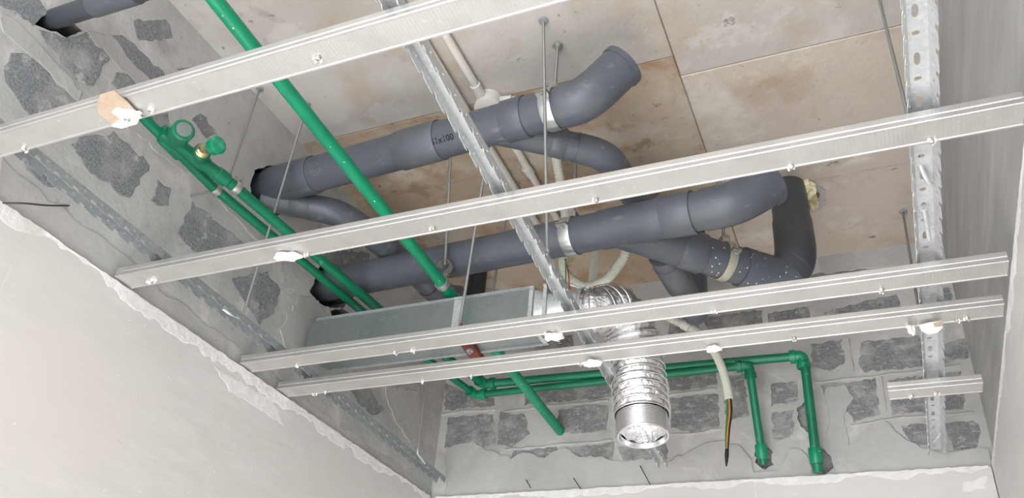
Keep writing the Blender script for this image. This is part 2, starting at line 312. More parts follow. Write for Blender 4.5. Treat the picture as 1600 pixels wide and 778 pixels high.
# blocks of the back wall
for q in ([(-1.576,2.83), (-1.378,2.826), (-1.36,2.706), (-1.41,2.689), (-1.579,2.707)], [(-1.609,2.986), (-1.492,2.917), (-1.382,2.894), (-1.379,2.861), (-1.477,2.862), (-1.6,2.86)],
          [(-1.353,2.829), (-1.243,2.811), (-1.219,2.731), (-1.286,2.685), (-1.346,2.697)], [(-1.104,2.814), (-0.9992,2.83), (-0.9083,2.814), (-0.9141,2.721), (-1.03,2.715), (-1.115,2.737)],
          [(-1.251,2.917), (-0.8925,2.924), (-0.8915,2.851), (-1.246,2.849)], [(-0.6784,2.919), (-0.5067,2.917), (-0.5008,2.856), (-0.673,2.849)],
          [(-0.6736,2.824), (-0.5026,2.824), (-0.4982,2.703), (-0.5995,2.687), (-0.6764,2.711)], [(-0.8648,2.653), (-0.6915,2.654), (-0.6861,2.593), (-0.8478,2.604)],
          [(-1.285,2.667), (-1.104,2.671), (-1.106,2.612), (-1.28,2.614)], [(-1.078,2.664), (-0.8865,2.669), (-0.8881,2.607), (-1.076,2.61)],
          [(-0.1674,2.978), (-0.0668,2.982), (-0.0662,2.891), (-0.1168,2.868), (-0.1712,2.886)], [(-0.0067,2.965), (0.1751,2.965), (0.1938,2.914), (0.1829,2.852), (-0.0101,2.853), (-0.0217,2.886)],
          [(0.2314,2.919), (0.3191,2.939), (0.3111,2.869), (0.2201,2.857)], [(-0.1497,2.819), (0.0198,2.824), (0.0146,2.696), (-0.0658,2.681), (-0.0816,2.712), (-0.148,2.781)],
          [(0.0581,2.815), (0.2759,2.823), (0.265,2.691), (0.0545,2.693)], [(0.0705,2.65), (0.1535,2.653), (0.1417,2.586), (0.1021,2.581)],
          [(0.197,2.649), (0.2791,2.653), (0.2955,2.628), (0.2754,2.563), (0.2075,2.56)],
          [(-0.1098,3.102), (0.1345,3.135), (0.1503,3.056), (-0.1017,3.043)], [(-0.3016,3.125), (-0.1593,3.131), (-0.1575,3.067), (-0.3073,3.059)],
          [(-0.1581,3.265), (0.0689,3.259), (0.1765,3.216), (-0.0682,3.211)], [(0.2638,3.13), (0.3043,3.134), (0.3065,3.072), (0.249,3.049)],
          [(-0.5357,3.14), (-0.3231,3.142), (-0.3261,3.051), (-0.5204,3.061)], [(-1.23,3.118), (-1.063,3.14), (-1.052,3.064), (-1.217,3.053)],
          [(-0.3173,2.841), (-0.2312,2.842), (-0.2343,2.77), (-0.3201,2.76)], [(-0.3247,2.732), (-0.2506,2.734), (-0.2593,2.648), (-0.3232,2.631)], [(-0.4785,2.889), (-0.406,2.891), (-0.4001,2.729), (-0.48,2.713)],
          [(-0.6706,3.148), (-0.5598,3.143), (-0.5448,3.048), (-0.6729,3.049)]):
    patch(q, bw, .0018, 'concrete_block', 'block_scraped', wall_back, .014, .005)
for pl in ([(-0.1694,2.828), (-0.0535,2.832), (0.0469,2.833), (0.1778,2.834), (0.3094,2.842)], [(-0.0757,2.666), (0.0329,2.677), (0.1558,2.677), (0.3088,2.676)], [(0.0381,2.826), (0.0374,2.757), (0.0361,2.685)],
           [(-1.326,2.829), (-1.139,2.838), (-0.8838,2.837)], [(-1.312,2.674), (-1.079,2.677), (-0.877,2.678)], [(-0.6851,2.835), (-0.5728,2.838), (-0.4766,2.844)], [(-0.6771,2.682), (-0.5794,2.683), (-0.4814,2.689)],
           [(-1.61,2.847), (-1.495,2.848), (-1.366,2.846)], [(-0.8813,2.834), (-0.8803,2.748), (-0.877,2.673)], [(-0.0438,2.982), (-0.0433,2.908), (-0.0442,2.84)], [(-0.1366,3.04), (0.017,3.044), (0.2005,3.043)]):
    b = MB(); pts = resample([bw(x, z) for x, z in pl], .03)
    b.tube([p + V((0, 0, random.uniform(-.003, .003))) for p in pts], [.005 + random.uniform(-.0015, .002) for _ in pts], 6)
    b.build('mortar_joint', 'mortar', wall_back, True)
patch([(-1.569,2.701), (-1.452,2.718), (-1.393,2.677), (-1.282,2.639), (-1.231,2.655), (-1.153,2.635), (-1.078,2.664), (-1.014,2.62), (-0.9292,2.624), (-0.869,2.596), (-0.7869,2.605), (-0.6953,2.584), (-0.6156,2.616), (-0.559,2.639), (-0.4928,2.644), (-0.4299,2.616), (-0.3994,2.569),
       (-0.3942,2.529), (-0.3225,2.524), (-0.2638,2.604), (-0.2223,2.574), (-0.2136,2.509), (-0.1475,2.505), (-0.1014,2.591), (-0.0644,2.606), (-0.0072,2.667), (0.0265,2.673), (0.0716,2.621), (0.1189,2.571), (0.1713,2.559), (0.225,2.559), (0.3097,2.561), (0.2919,2.443), (-0.5255,2.445), (-1.535,2.447)],
      bw, .006, 'plaster_spread', 'plaster_grey', wall_back, .02, .006)
patch([(-0.1426,2.808), (-0.076,2.815), (-0.0549,2.762), (-0.0949,2.702), (-0.0908,2.612), (-0.1032,2.519), (-0.144,2.517), (-0.1613,2.618), (-0.1386,2.706)], bw, .005, 'plaster_spread', 'plaster_grey', wall_back, .015, .004)
patch([(-0.0982,3.333), (0.2529,3.347), (0.2852,3.34), (0.2675,3.218), (0.1106,3.251), (-0.1022,3.261)], bw, .006, 'plaster_spread', 'plaster_grey', wall_back, .02, .005)

# wall tiles up to 2.5 m, grout smeared along their top edge
def tilebox(p, ax_u, u0, u1, z0, z1, nrm, th, parent, m='tile'):
    c = p + ax_u * ((u0 + u1) / 2) + V((0, 0, (z0 + z1) / 2)) + nrm * (th / 2)
    b = MB().box(c, (u1 - u0, th, z1 - z0), (ax_u, nrm, V((0, 0, 1))))
    return b.build('tile', m, parent)
TT = 2.5; g = .001
us = [-2.4, -1.35, -.633, .084, .803, 1.5, 1.945]
for a, b_ in zip(us[:-1], us[1:]):
    for z0, z1 in ((0, 1.10), (1.10, TT)): tilebox(LO, LD, a + g, b_ - g, z0 + g, z1, LN, .012, wall_left)
for u in us[1:-1]:
    MB().box(LO + LD * u + V((0, 0, TT / 2)) + LN * .0055, (.0022, .0112, TT - .003), (LD, LN, V((0, 0, 1)))).build('grout_line', 'grout_line', wall_left)
xs = [-1.60, -1.094, -.397, .298]
for a, b_ in zip(xs[:-1], xs[1:]):
    for z0, z1 in ((0, 1.10), (1.10, TT)): tilebox(V((0, 2.83, 0)), V((1, 0, 0)), a + g, b_ - g, z0 + g, z1, V((0, -1, 0)), .013, wall_back)
for x in xs[1:-1]:
    MB().box((x, 2.824, TT / 2), (.0022, .0122, TT - .003)).build('grout_line', 'grout_line', wall_back)
ys = [-1.5, -.30, .42, 1.14, 1.86, 2.58, 2.815]
for a, b_ in zip(ys[:-1], ys[1:]):
    for z0, z1 in ((0, 1.10), (1.10, TT)): tilebox(V((.315, 0, 0)), V((0, 1, 0)), a + g, b_ - g, z0 + g, z1, V((-1, 0, 0)), .015, wall_right)
def smear(fn, u0, u1, off, parent, hmin, hmax, ragged=.004):
    poly = []; n = int((u1 - u0) / .016)
    h = (hmin + hmax) / 2
    low = []
    for i in range(n + 1):
        h = min(hmax, max(hmin, h + random.uniform(-1, 1) * (hmax - hmin) * .42)); low.append((u0 + (u1 - u0) * i / n, TT - h))
    top = [(u0 + (u1 - u0) * i / n, TT + random.uniform(0, ragged)) for i in range(n, -1, -1)]
    k = n + 1; b = MB(); vs = []
    for i in range(k): vs += [fn(low[i][0], low[i][1], off), fn(low[i][0], low[i][1] + .004, off + .0007), fn(top[n - i][0], top[n - i][1], off + .002), fn(top[n - i][0], top[n - i][1], off - .008)]
    fs = []
    for i in range(n):
        for j in range(3): fs.append((4 * i + j, 4 * i + 4 + j, 4 * i + 5 + j, 4 * i + 1 + j))
    b.add(vs, fs); return b.build('grout_smear', 'grout', parent)
smear(lw, -2.2, 1.93, .012, wall_left, .004, .036)
smear(bw, -1.58, .29, .013, wall_back, .006, .026)
rwf = lambda y, z, off=0: V((.315 - off, y, z))
smear(rwf, -1.4, 2.80, .015, wall_right, .006, .03, .003)
for q, pr, fn, th in (([(0.7091,2.454), (0.9578,2.47), (1.038,2.423), (0.9164,2.422), (0.7768,2.419)], wall_left, lw, .0128), ([(0.2047,2.454), (0.2862,2.473), (0.2698,2.434), (0.198,2.419)], wall_back, bw, .0138)):
    patch(q, fn, th, 'grout_smear', 'grout', pr, .012, .004)

# ------------------------------------------------------------------ grey drain pipes
def pipe_run(b, pts, r, fr=.07, n=28): return b.tube(fillet(pts, fr), r, n)
def socket(b, p, q, r, lip=.0035, n=28):
    p = V(p); q = V(q); L = (q - p).length
    return b.lathe(p, q, [(0, r * .96), (0, r + lip - .001), (.002, r + lip), (L - .002, r + lip), (L, r + lip - .001), (L, r * .96)], n, False)
def on(a, b, t): return V(a) + (V(b) - V(a)) * t
PR = .0545
A0 = V((-1.689,1.616,3.104)); A1 = V((-0.5658,1.527,3.075)); AE = V((-0.4685,1.535,3.18))
def onx(a, b, x): a = V(a); b = V(b); return a + (b - a) * ((x - a.x) / (b.x - a.x))
t = thing('drain_pipe', 'grey plastic drain pipe ending in an open upturned elbow below the slab', 'pipe', (A0 + A1) / 2, 'grey drain pipe runs')
pa = MB().tube(fillet([A0, onx(A0, A1, -.60)], .05), PR, 32).build('pipe', 'pvc', t, True)
b = MB(); el = fillet([onx(A0, A1, -.635), A1, AE], .075, 10); b.tube(el, PR + .004, 32)
b.lathe(el[-1] - (el[-1] - el[-2]).normalized() * .012, el[-1] + (el[-1] - el[-2]).normalized() * .012, [(0, PR + .004), (.0, PR + .0075), (.016, PR + .0075), (.016, PR - .002), (-.02, PR - .002)], 32, False)
b.build('elbow', 'pvc', t, True)
b = MB(); socket(b, onx(A0, A1, -1.64), onx(A0, A1, -1.46), PR, .005, 32); b.build('coupling', 'pvc', t, True)
b = MB(); socket(b, onx(A0, A1, (-1.145,1.562,3.07)[0]), onx(A0, A1, (-1.007,1.562,3.07)[0]), PR, .0045, 32); b.build('coupling', 'pvc_dusty', t, True)
J1 = onx(A0, A1, -.84); J2 = V((-0.5795,1.754,3.075)); J3 = V((-0.5708,2.017,3.11)); J4 = V((-.585, 2.25, 3.345))
b = MB(); socket(b, onx(A0, A1, -.80), onx(A0, A1, -.735), PR, .0045, 32)
b.tube([J1, on(J1, J2, .25), on(J1, J2, .55)], [.052, .047, .0425], 28)
socket(b, on(J1, J2, .50), on(J1, J2, .62), .041, .003)
b.build('wye_fitting', 'pvc', t, True)
b = MB(); b.tube(fillet([on(J1, J2, .5), J2, J3, J4], .07, 9), .0405, 28); b.build('branch_pipe', 'pvc', t, True)
b = MB(); e = fillet([on(J1, J2, .72), J2, on(J2, J3, .7)], .07, 9); b.tube(e, .0435, 28); b.build('elbow', 'pvc', t, True)
B0 = V((-1.659,1.612,3.054)); B1 = V((-1.449,1.739,3.05)); B2 = V((-1.398,1.978,3.05)); B3 = V((-1.374,2.292,3.055)); B4 = B3 + V((.035, .075, .035))
b = MB(); b.tube(fillet([B0, B1, B2], .09, 9), .036, 28); b.tube(fillet([B2 - (B2 - B1) * .2, B3, B4], .07), .0405, 28)
b.build('branch_pipe', 'pvc', t, True)
b = MB(); e = fillet([on(B0, B1, .62), B1, on(B1, B2, .95)], .085, 10); b.tube(e, .0425, 28); socket(b, on(B0, B1, .36), on(B0, B1, .64), .0365, .0025); b.build('elbow', 'pvc', t, True)
b = MB(); e = fillet([on(B2, B3, .75), B3, on(B3, B4, .4)], .05, 8); b.tube(e, .0445, 28); socket(b, on(B3, B4, .28), on(B3, B4, .36), .045, .004); b.build('elbow', 'pvc', t, True)
# printed marking on the pipe
def pipe_text(txt, p0, axis, r, size, mat_, parent, name):
    cu = bpy.data.curves.new('t', 'FONT'); cu.body = txt; cu.size = size; cu.align_x = 'CENTER'; cu.align_y = 'CENTER'; cu.resolution_u = 3; cu.offset = .0005
    ob = bpy.data.objects.new('t', cu); COL.objects.link(ob); bpy.context.view_layer.update()
    me = bpy.data.meshes.new_from_object(ob.evaluated_get(bpy.context.evaluated_depsgraph_get())); bpy.data.objects.remove(ob); bpy.data.curves.remove(cu)
    axis = axis.normalized(); toc = (V((0, 0, 1.5)) - p0); nn = (toc - axis * toc.dot(axis)).normalized(); up = axis.cross(nn)
    if up.z < 0: up = -up
    b = MB(); b.add([p0 + axis * v.co.x + nn * (math.cos(v.co.y / r) * (r + .0006)) + up * (math.sin(v.co.y / r) * (r + .0006)) for v in me.vertices], [tuple(p.vertices) for p in me.polygons])
    bpy.data.meshes.remove(me); return sub(b, name, mat_, parent)
pipe_text('S1x100', onx(A0, A1, (-0.9755,1.56,3.07)[0]), A1 - A0, PR, .025, 'ink', pa, 'printed_marking')

C0 = V((-1.683,1.999,2.968)); C1 = V((-0.2495,1.845,2.9))
t = thing('drain_pipe', 'grey plastic drain pipe with angled branch and bends, running above the rectangular metal duct', 'pipe', (C0 + C1) / 2, 'grey drain pipe runs')
MB().tube([C0, onx(C0, C1, -.30)], PR, 32).build('pipe', 'pvc', t, True)
CE = C1 + V((.085, .035, .072))
b = MB(); b.tube(fillet([onx(C0, C1, -.335), C1, CE], .06, 10), PR + .0045, 32)
dd = (CE - C1).normalized(); b.lathe(CE - dd * .016, CE, [(0, PR + .004), (0, PR + .008), (.02, PR + .008), (.02, PR - .002), (-.03, PR - .002)], 32, False)
b.build('elbow', 'pvc', t, True)
D1 = V((-0.4327,2.045,2.9)); D2 = V((-0.1982,2.232,2.9)); D3 = V((-.117, 2.335, 2.99)); D4 = V((-0.1491,2.375,3.345))
DS = onx(C0, C1, -.585); D2 = V((-0.1888,2.237,2.89)); D3 = V((-0.1406,2.239,2.955))
b = MB(); socket(b, onx(C0, C1, -.445), onx(C0, C1, -.362), PR, .0075, 32)
b.lathe(onx(C0, C1, -.632), onx(C0, C1, -.44), [(0, PR), (.001, PR + .0035), (.195, PR + .0035)], 32, False)
b.tube([DS, on(DS, D2, .22), on(DS, D2, .4), on(DS, D2, .50)], [.058, .058, .058, .058], 32); socket(b, on(DS, D2, .36), on(DS, D2, .50), PR, .0055, 32)
b.build('wye_fitting', 'pvc', t, True)
b = MB(); b.tube([on(DS, D2, .45), on(DS, D2, .8)], PR, 32); b.build('branch_pipe', 'pvc_splashed', t, True)
b = MB(); b.tube(fillet([on(DS, D2, .74), D2, on(D2, D3, .8)], .07, 10), PR + .0055, 32); b.build('elbow', 'pvc_splashed', t, True)
b = MB(); b.tube(fillet([on(D2, D3, .3), D3, on(D3, D4, .45)], .08, 10), PR + .006, 32); b.build('elbow', 'pvc_dark', t, True)
b = MB(); b.tube([on(D3, D4, .35), D4], PR + .003, 32); b.build('riser_pipe', 'pvc_dark', t, True)
E0 = V((-0.4958,2.027,2.9)); E1 = V((-0.4769,2.302,2.9)); E2 = V((-0.4817,2.414,2.9)); E3 = V((E2.x, E2.y + .02, 3.345))
b = MB(); b.tube(fillet([E0, E1, E2, E3], .06), .0405, 28); b.build('branch_pipe', 'pvc', t, True)
b = MB(); socket(b, on(E0, E1, .15), on(E0, E1, .66), .0405, .003, 28); b.build('coupling', 'pvc_dusty', t, True)
F0 = V((-1.691,0.8026,3)); F1 = V((-1.376,0.78,2.95))
t = thing('drain_pipe', 'short dark grey pipe entering a broken hole high in the block wall, top left', 'pipe', (F0 + F1) / 2, 'grey drain pipe runs')
FX = F0 + (F1 - F0) * 2.2
MB().tube(fillet([F0, FX, V((FX.x, FX.y, SLAB + .01))], .05), .024, 24).build('pipe', 'pvc_dark', t, True)
b = MB(); socket(b, on(F0, F1, .62), on(F0, F1, 1.1), .024, .003, 24); b.build('coupling', 'pvc', t, True)
S0 = V((-1.381,2.57,3.345)); t = MB(); t.lathe(S0, S0 - V((0, 0, .3)), [(0, .036), (.12, .036), (.12, .04), (.26, .04), (.262, .036), (.15, .034)], 24)
tag(t.build('pipe_stub', 'black_pipe', None, True), 'dark pipe stub hanging from the slab behind the rectangular metal duct', 'pipe')

# pipe band clamps on threaded rods
def band(b, p, ax, r, wd=.024, th=.0025):
    ax = V(ax).normalized(); return b.lathe(V(p) - ax * wd / 2, V(p) + ax, [(0, r), (0, r + th), (wd * .15, r + th + .001), (wd * .85, r + th + .001), (wd, r + th), (wd, r)], 36, False, True)
def pipe_clamp(p, ax, r, label, top=None, wd=.034, m='clamp_silver'):
    p = V(p); ax = V(ax).normalized(); t = thing('pipe_clamp', label, 'pipe clamp', p, 'galvanised pipe clamps')
    b = MB(); band(b, p, ax, r, wd); b.build('band', m, t, True)
    up = V((0, 0, 1)); up = (up - ax * up.dot(ax)).normalized(); sd = ax.cross(up)
    for s in (-1, 1):
        b = MB(); q = p + sd * (s * (r + .008)); b.box(q + up * .003, (wd, .018, .003), (ax, sd, up)); b.box(q - up * .003, (wd, .018, .003), (ax, sd, up))
        b.lathe(q - up * .012, q + up * .012, [(0, .0055), (.005, .0055), (.005, .003), (.019, .003), (.019, .0055), (.024, .0055)], 6)
        b.build('clamp_ear', 'zinc', t)
    if top is not None:
        q = p + up * (r + .003)
        b = MB(); b.box(q + up * .012, (.026, .026, .022), (ax, sd, up)); b.box(q + up * .026 , (.018, .034, .006), (ax, sd, up)); b.build('boss', 'zinc', t)
        b = MB(); b.cyl(q + up * .02, top, .005, 12); b.build('threaded_rod', 'rod', t, True)
        b = MB(); b.lathe(V(top) - V((0, 0, .014)), top, [(0, .009), (.008, .009), (.008, .014), (.013, .014)], 12); b.build('anchor_nut', 'zinc', t)
    return t
pa_ = onx(A0, A1, V((-0.6605,1.524,3.07)).x)
pipe_clamp(pa_, A1 - A0, PR + .001, 'shiny band clamp on short rod holding the upper drain pipe near its bend', (pa_.x, pa_.y + .005, SLAB))
pc_ = onx(C0, C1, V((-0.7289,1.868,2.9)).x)
pipe_clamp(pc_, C1 - C0, PR + .001, 'shiny band clamp holding the straight lower drain pipe beside the middle carrier', (pc_.x - .005, pc_.y + .02, SLAB))
pipe_clamp(on(DS, D2, .64), D2 - DS, PR + .001, 'dull band clamp round the paint-splashed branch of the lower drain', on(DS, D2, .64) + V((0, .03, SLAB - 2.9)), .026, 'clamp_dull')

# ------------------------------------------------------------------ green pressure pipes
G0 = V((-1.155,0.7527,2.905)); G1 = V((-1.094,2.8,2.734)); G1 = G1 + (G1 - G0).normalized() * .05
t = thing('water_pipe', 'thick bright green plastic pipe crossing diagonally below the drains', 'pipe', (G0 + G1) / 2, 'green water pipes')
G0x = G0 + (G0 - G1) * .5
MB().tube([G0x, G1], .0178, 24).build('pipe', 'green', t, True)
gc = on(G0, G1, (1.872 - G0.y) / (G1.y - G0.y))
t = thing('pipe_clamp', 'ring clamp with looped strap hanging the thick green pipe above the duct', 'pipe clamp', gc, 'galvanised pipe clamps')
ax = (G1 - G0).normalized(); b = MB(); band(b, gc, ax, .0182, .022, .003); b.build('band', 'zinc', t, True)
b = MB(); lp = []
for k in range(15):
    th = math.radians(-60 + 300 * k / 14 - 90 + 30); lp.append((math.cos(th) * .022, math.sin(th) * .022))
c = gc + V((0, 0, .058)); pts = [gc + V((-.006, 0, .02)), gc + V((-.005, 0, .032))] + [c + V((x, 0, z)) for x, z in [(-.018, -.012), (-.022, .004), (-.014, .018), (0, .022), (.014, .018), (.022, .004), (.018, -.012)]] + [gc + V((.005, 0, .032)), gc + V((.006, 0, .02))]
for p, q in zip(pts[:-1], pts[1:]):
    m_ = (p + q) / 2; d_ = (q - p).normalized(); b.box(m_, ((q - p).length * 1.1, .02, .0025), (d_, V((0, 1, 0)), d_.cross(V((0, 1, 0)))))
b.build('strap_loop', 'zinc', t)
b = MB(); b.lathe(gc + V((-.014, 0, .03)), gc + V((.016, 0, .03)), [(0, .006), (.006, .006), (.006, .0035), (.024, .0035), (.024, .0065), (.03, .0065)], 8); b.build('bolt', 'zinc', t)
b = MB(); b.cyl(gc + V((0, 0, .066)), (gc.x + .012, gc.y - .10, SLAB), .0048, 12); b.build('threaded_rod', 'rod', t, True)

def elbow_fit(b, p, d0, d1, r):
    p = V(p); a = p - V(d0).normalized() * .034; c = p + V(d1).normalized() * .034
    b.tube(fillet([a, p, c], .024, 6), r, 20)
    for q, d in ((a, d0), (c, d1)):
        d = V(d).normalized(); b.lathe(q - d * .008, q + d * .012, [(0, r * .9), (0, r + .0035), (.018, r + .0035), (.02, r * .9)], 20, False)
H0 = V((-1.523,1.114,2.858)); HA_ = V((-1.486,1.331,2.856)); HB_ = V((-1.437,2.056,2.858)); H1 = V((-1.357,2.683,2.885)); H2 = V((-0.192,2.718,2.88)); H3 = V((-0.1942,2.79,2.502)) 
t = thing('water_pipe', 'green pipe with stop valve, following both walls to the right-hand riser', 'pipe', (H1 + H2) / 2, 'green water pipes')
b = MB(); b.tube(fillet([H0, HA_, HB_, H1, H2, V((H2.x + .004, H2.y, H2.z - .05)), H3], .018, 5), .0155, 20); b.build('pipe', 'green_b', t, True)
b = MB(); elbow_fit(b, H1, H1 - HB_, H2 - H1, .019); b.build('elbow', 'green_b', t, True)
b = MB(); elbow_fit(b, H2, H2 - H1, H3 - H2, .0195); b.build('elbow', 'green', t, True)
b = MB(); q = on(H2, H3, .80); socket(b, q, on(H2, H3, .93), .0165, .005, 20); b.build('coupling', 'green', t, True)
hv = (HA_ - H0).normalized(); HN = V((1, 0, 0)) - hv * hv.x; HN.normalize()
dirv = (LN * .85 + V((0, 0, -.15)) + LD * .1).normalized()
v1 = V((-1.58,1.193,2.898)); v2 = V((-1.579,1.276,2.907)); v3 = V((-1.578,1.343,2.937))
b = MB()
L1 = .20; b.lathe(H0 - hv * .02, H0 + hv, [(0, .012), (0, .020), (.04, .022), (.05, .018), (.085, .0165), (.105, .021), (.14, .021), (.148, .0175), (.18, .018), (.182, .0205), (.215, .0205), (.22, .016)], 20); b.build('valve_body', 'green_b', t, True)
w1 = V((-1.457,1.099,2.842)); s1 = H0 + hv * .02
b = MB(); d1 = (w1 - s1).normalized(); b.lathe(s1, w1, [(0, .02), ((w1 - s1).length - .03, .02), ((w1 - s1).length - .03, .0275), ((w1 - s1).length + .012, .0275), ((w1 - s1).length + .016, .024)], 24); vc = b.build('valve_cap', 'green_b', t, True)
b = MB(); b.lathe(w1 + d1 * .014, w1 + d1 * .022, [(0, .019), (.005, .019), (.006, .012)], 20); sub(b, 'cap_disc', 'cap_grey', vc, True)
s2 = H0 + hv * .10; w2 = V((-1.456,1.175,2.842)); d2 = (w2 - s2).normalized(); l2 = (w2 - s2).length
b = MB(); b.lathe(s2, w2, [(0, .018), (l2 - .02, .018), (l2 - .018, .022), (l2 - .004, .022)], 20); b.build('valve_neck', 'green_b', t, True)
b = MB(); b.lathe(s2 + d2 * (l2 - .006), w2 + d2, [(0, .018), (.006, .018), (.008, .015), (.012, .0165), (.014, .0145), (.018, .016), (.02, .012), (.03, .010)], 18); b.build('threaded_collar', 'brass', t, True)
kp = V((-1.404,1.164,2.836)); b = MB(); kd = (kp - w2).normalized()
prof = [(0, .012), (.003, .022), (.024, .024), (.027, .018)]
b.lathe(kp - kd * .014, kp + kd, prof, 10); b.build('valve_knob', 'green_clear', t)
K0 = V((-1.53,0.9919,2.858)); KA_ = V((-1.546,1.312,2.856)); KB_ = V((-1.499,2.038,2.857)); K1 = V((-1.399,2.701,2.852)); K2 = V((-0.3682,2.7,2.856)); K3 = V((-0.3613,2.8,2.542))
t = thing('water_pipe', 'thinner green pipe without valve, dropping at the riser nearer the foil hose', 'pipe', (K1 + K2) / 2, 'green water pipes')
b = MB(); b.tube(fillet([V((-1.66, K0.y, K0.z)), K0, KA_, KB_, K1, K2, V((K2.x + .003, K2.y, K2.z - .05)), K3], .018, 5), .0135, 20); b.build('pipe', 'green_b', t, True)
b = MB(); elbow_fit(b, K1, K1 - KB_, K2 - K1, .017); b.build('elbow', 'green', t, True)
b = MB(); elbow_fit(b, K2, K2 - K1, K3 - K2, .0175); b.build('elbow', 'green_b', t, True)
kv = (KA_ - K0).normalized()
b = MB(); q = K0 + kv * .12; socket(b, q, q + kv * .07, .0135, .006, 20); b.build('coupling', 'green_b', t, True)
b = MB(); socket(b, on(K2, K3, .80), on(K2, K3, .94), .0145, .005, 20); b.build('coupling', 'green', t, True)
for nm, base, dv, r, px, lb in (('a', H0, hv, .0155, V((-1.486,1.339,2.856)), 'small ring clamp on the green pipe just beyond its valve'), ('b', K0, kv, .0135, V((-1.54,1.331,2.856)), 'small ring clamp on the thinner green pipe beside the valve')):
    p = base + dv * ((px - base).dot(dv)); t = thing('pipe_clamp', lb, 'pipe clamp', p, 'galvanised pipe clamps')
    b = MB(); band(b, p, dv, r + .0005, .02, .002); b.build('band', 'zinc', t, True)
    sd = dv.cross(LN).normalized(); sd = sd if sd.z > 0 else -sd
    b = MB(); q = p + sd * (r + .008); b.box(q, (.02, .006, .016), (dv, LN, sd)); b.lathe(q + LN * -.012, q + LN * .014, [(0, .005), (.026, .005), (.026, .003)], 6); b.build('clamp_ear', 'zinc', t)
    if nm == 'b': b = MB(); b.cyl(p - LN * r, p - LN * (LN.dot(p - LO) + .01), .004, 8); b.build('stud', 'rod', t)

# ------------------------------------------------------------------ metal duct and foil hose
DY0, DY1, DZ0, DZ1, DX0, DX1 = 1.906, 2.035, 2.66, 2.772, -1.60, -.835
t = thing('ventilation_duct', 'rectangular galvanised sheet metal duct reaching from the block wall', 'duct', ((DX0 + DX1) / 2, 1.97, DZ0))
x2 = DX1 + .045
b = MB(); b.box(((DX0 + DX1) / 2, (DY0 + DY1) / 2, (DZ0 + DZ1) / 2), (DX1 - DX0, DY1 - DY0, DZ1 - DZ0)); b.build('duct_body', 'duct_sheet', t)
for y, z in ((DY0, DZ0), (DY0, DZ1), (DY1, DZ0), (DY1, DZ1)):
    MB().box(((DX0 + DX1) / 2 + .01, y, z), (DX1 - DX0 - .02, .009, .009)).build('seam', 'galv', t)
for x, wd in ((DX1 - .01, .012), (DX1 + .032, .010), (-1.075, .03)):
    b = MB()
    for s, (cy, cz, sy, sz) in enumerate((((DY0 + DY1) / 2, DZ0, DY1 - DY0 + .012, .006), ((DY0 + DY1) / 2, DZ1, DY1 - DY0 + .012, .006), (DY0, (DZ0 + DZ1) / 2, .006, DZ1 - DZ0 + .006), (DY1, (DZ0 + DZ1) / 2, .006, DZ1 - DZ0 + .006))):
        b.box((x, cy, cz), (wd, sy, sz))
    b.build('joint_flange', 'galv_pale', t)
# square-to-round transition
b = MB(); n = 32; ring0 = []; ring1 = []; ring2 = []
cy, cz = (DY0 + DY1) / 2, (DZ0 + DZ1) / 2
for k in range(n):
    th = 2 * math.pi * (k + .5) / n; c_, s_ = math.cos(th), math.sin(th); m_ = max(abs(c_), abs(s_))
    ring0.append((DX1, cy + c_ / m_ * (DY1 - DY0) / 2, cz + s_ / m_ * (DZ1 - DZ0) / 2)); ring1.append((DX1 + .055, cy + c_ * .058, cz + s_ * .054)); ring2.append((DX1 + .15, cy + .012 + c_ * .058, cz + s_ * .056))
b.add(ring0 + ring1 + ring2, [(i * n + k, i * n + (k + 1) % n, (i + 1) * n + (k + 1) % n, (i + 1) * n + k) for i in range(2) for k in range(n)])
b.build('round_spigot', 'galv_pale', t, True)
path = smoothpath([(DX1 + .11, 1.982, 2.716), (DX1 + .16, 1.99, 2.718), (-0.6399,2.05,2.75), (-0.6076,2.09,2.698), (-0.5964,2.11,2.618), (-0.5858,2.11,2.509), (-0.5749,2.1,2.379)], 14)
L = sum((a - b_).length for a, b_ in zip(path[:-1], path[1:]))
t = thing('flexible_duct', 'crumpled silver foil flexible hose with open end hanging below the frame', 'duct', path[-1])
fine = resample(path, .004); rr = []
for i, p in enumerate(fine):
    s = i * .004; k = (s / .024) % 1; base = .058 + .010 * min(1, s / .18)
    rr.append(base + .0055 * abs(math.sin(math.pi * k)) + random.uniform(-.0006, .0006))
cut = len(fine) - 15
b = MB(); b.tube(fine[:cut], rr[:cut], 56, False)
for i, v in enumerate(b.v):
    pass
nn = 56
for i in range(cut):
    c = fine[i]
    for k in range(nn):
        j = i * nn + k; d_ = b.v[j] - c; a = math.sin(k * 1.9 + i * .31) * .5 + math.sin(k * .83 - i * .17) * .5 + random.uniform(-.6, .6)
        b.v[j] = c + d_ * (1 + a * .012)
fb = b.build('foil_hose', 'foil', t, True)
for p in fb.data.polygons: p.use_smooth = True
turn = int(.024 / .004)
for i in range(3, cut, turn):
    ax = (fine[min(i + 1, len(fine) - 1)] - fine[i - 1]).normalized(); b = MB()
    b.lathe(fine[i] - ax * .0012, fine[i] + ax, [(0, rr[i] + .0028), (.0012, rr[i] + .0046), (.0024, rr[i] + .0028)], 40, False, True); b.build('spiral_wire', 'foil_collar', t, True)
e0 = fine[cut - 1]; e1 = fine[-1]; ax = (e1 - e0).normalized(); b = MB(); prof = []
lc = (e1 - e0).length
for i in range(25):
    prof.append((lc * i / 24, .0692 + .0009 * (i % 2)))
prof += [(lc + .002, .068), (lc + .002, .064), (lc - .01, .060)]
b.lathe(e0, e1, prof, 48, False); b.build('end_collar', 'foil_collar', t, True)
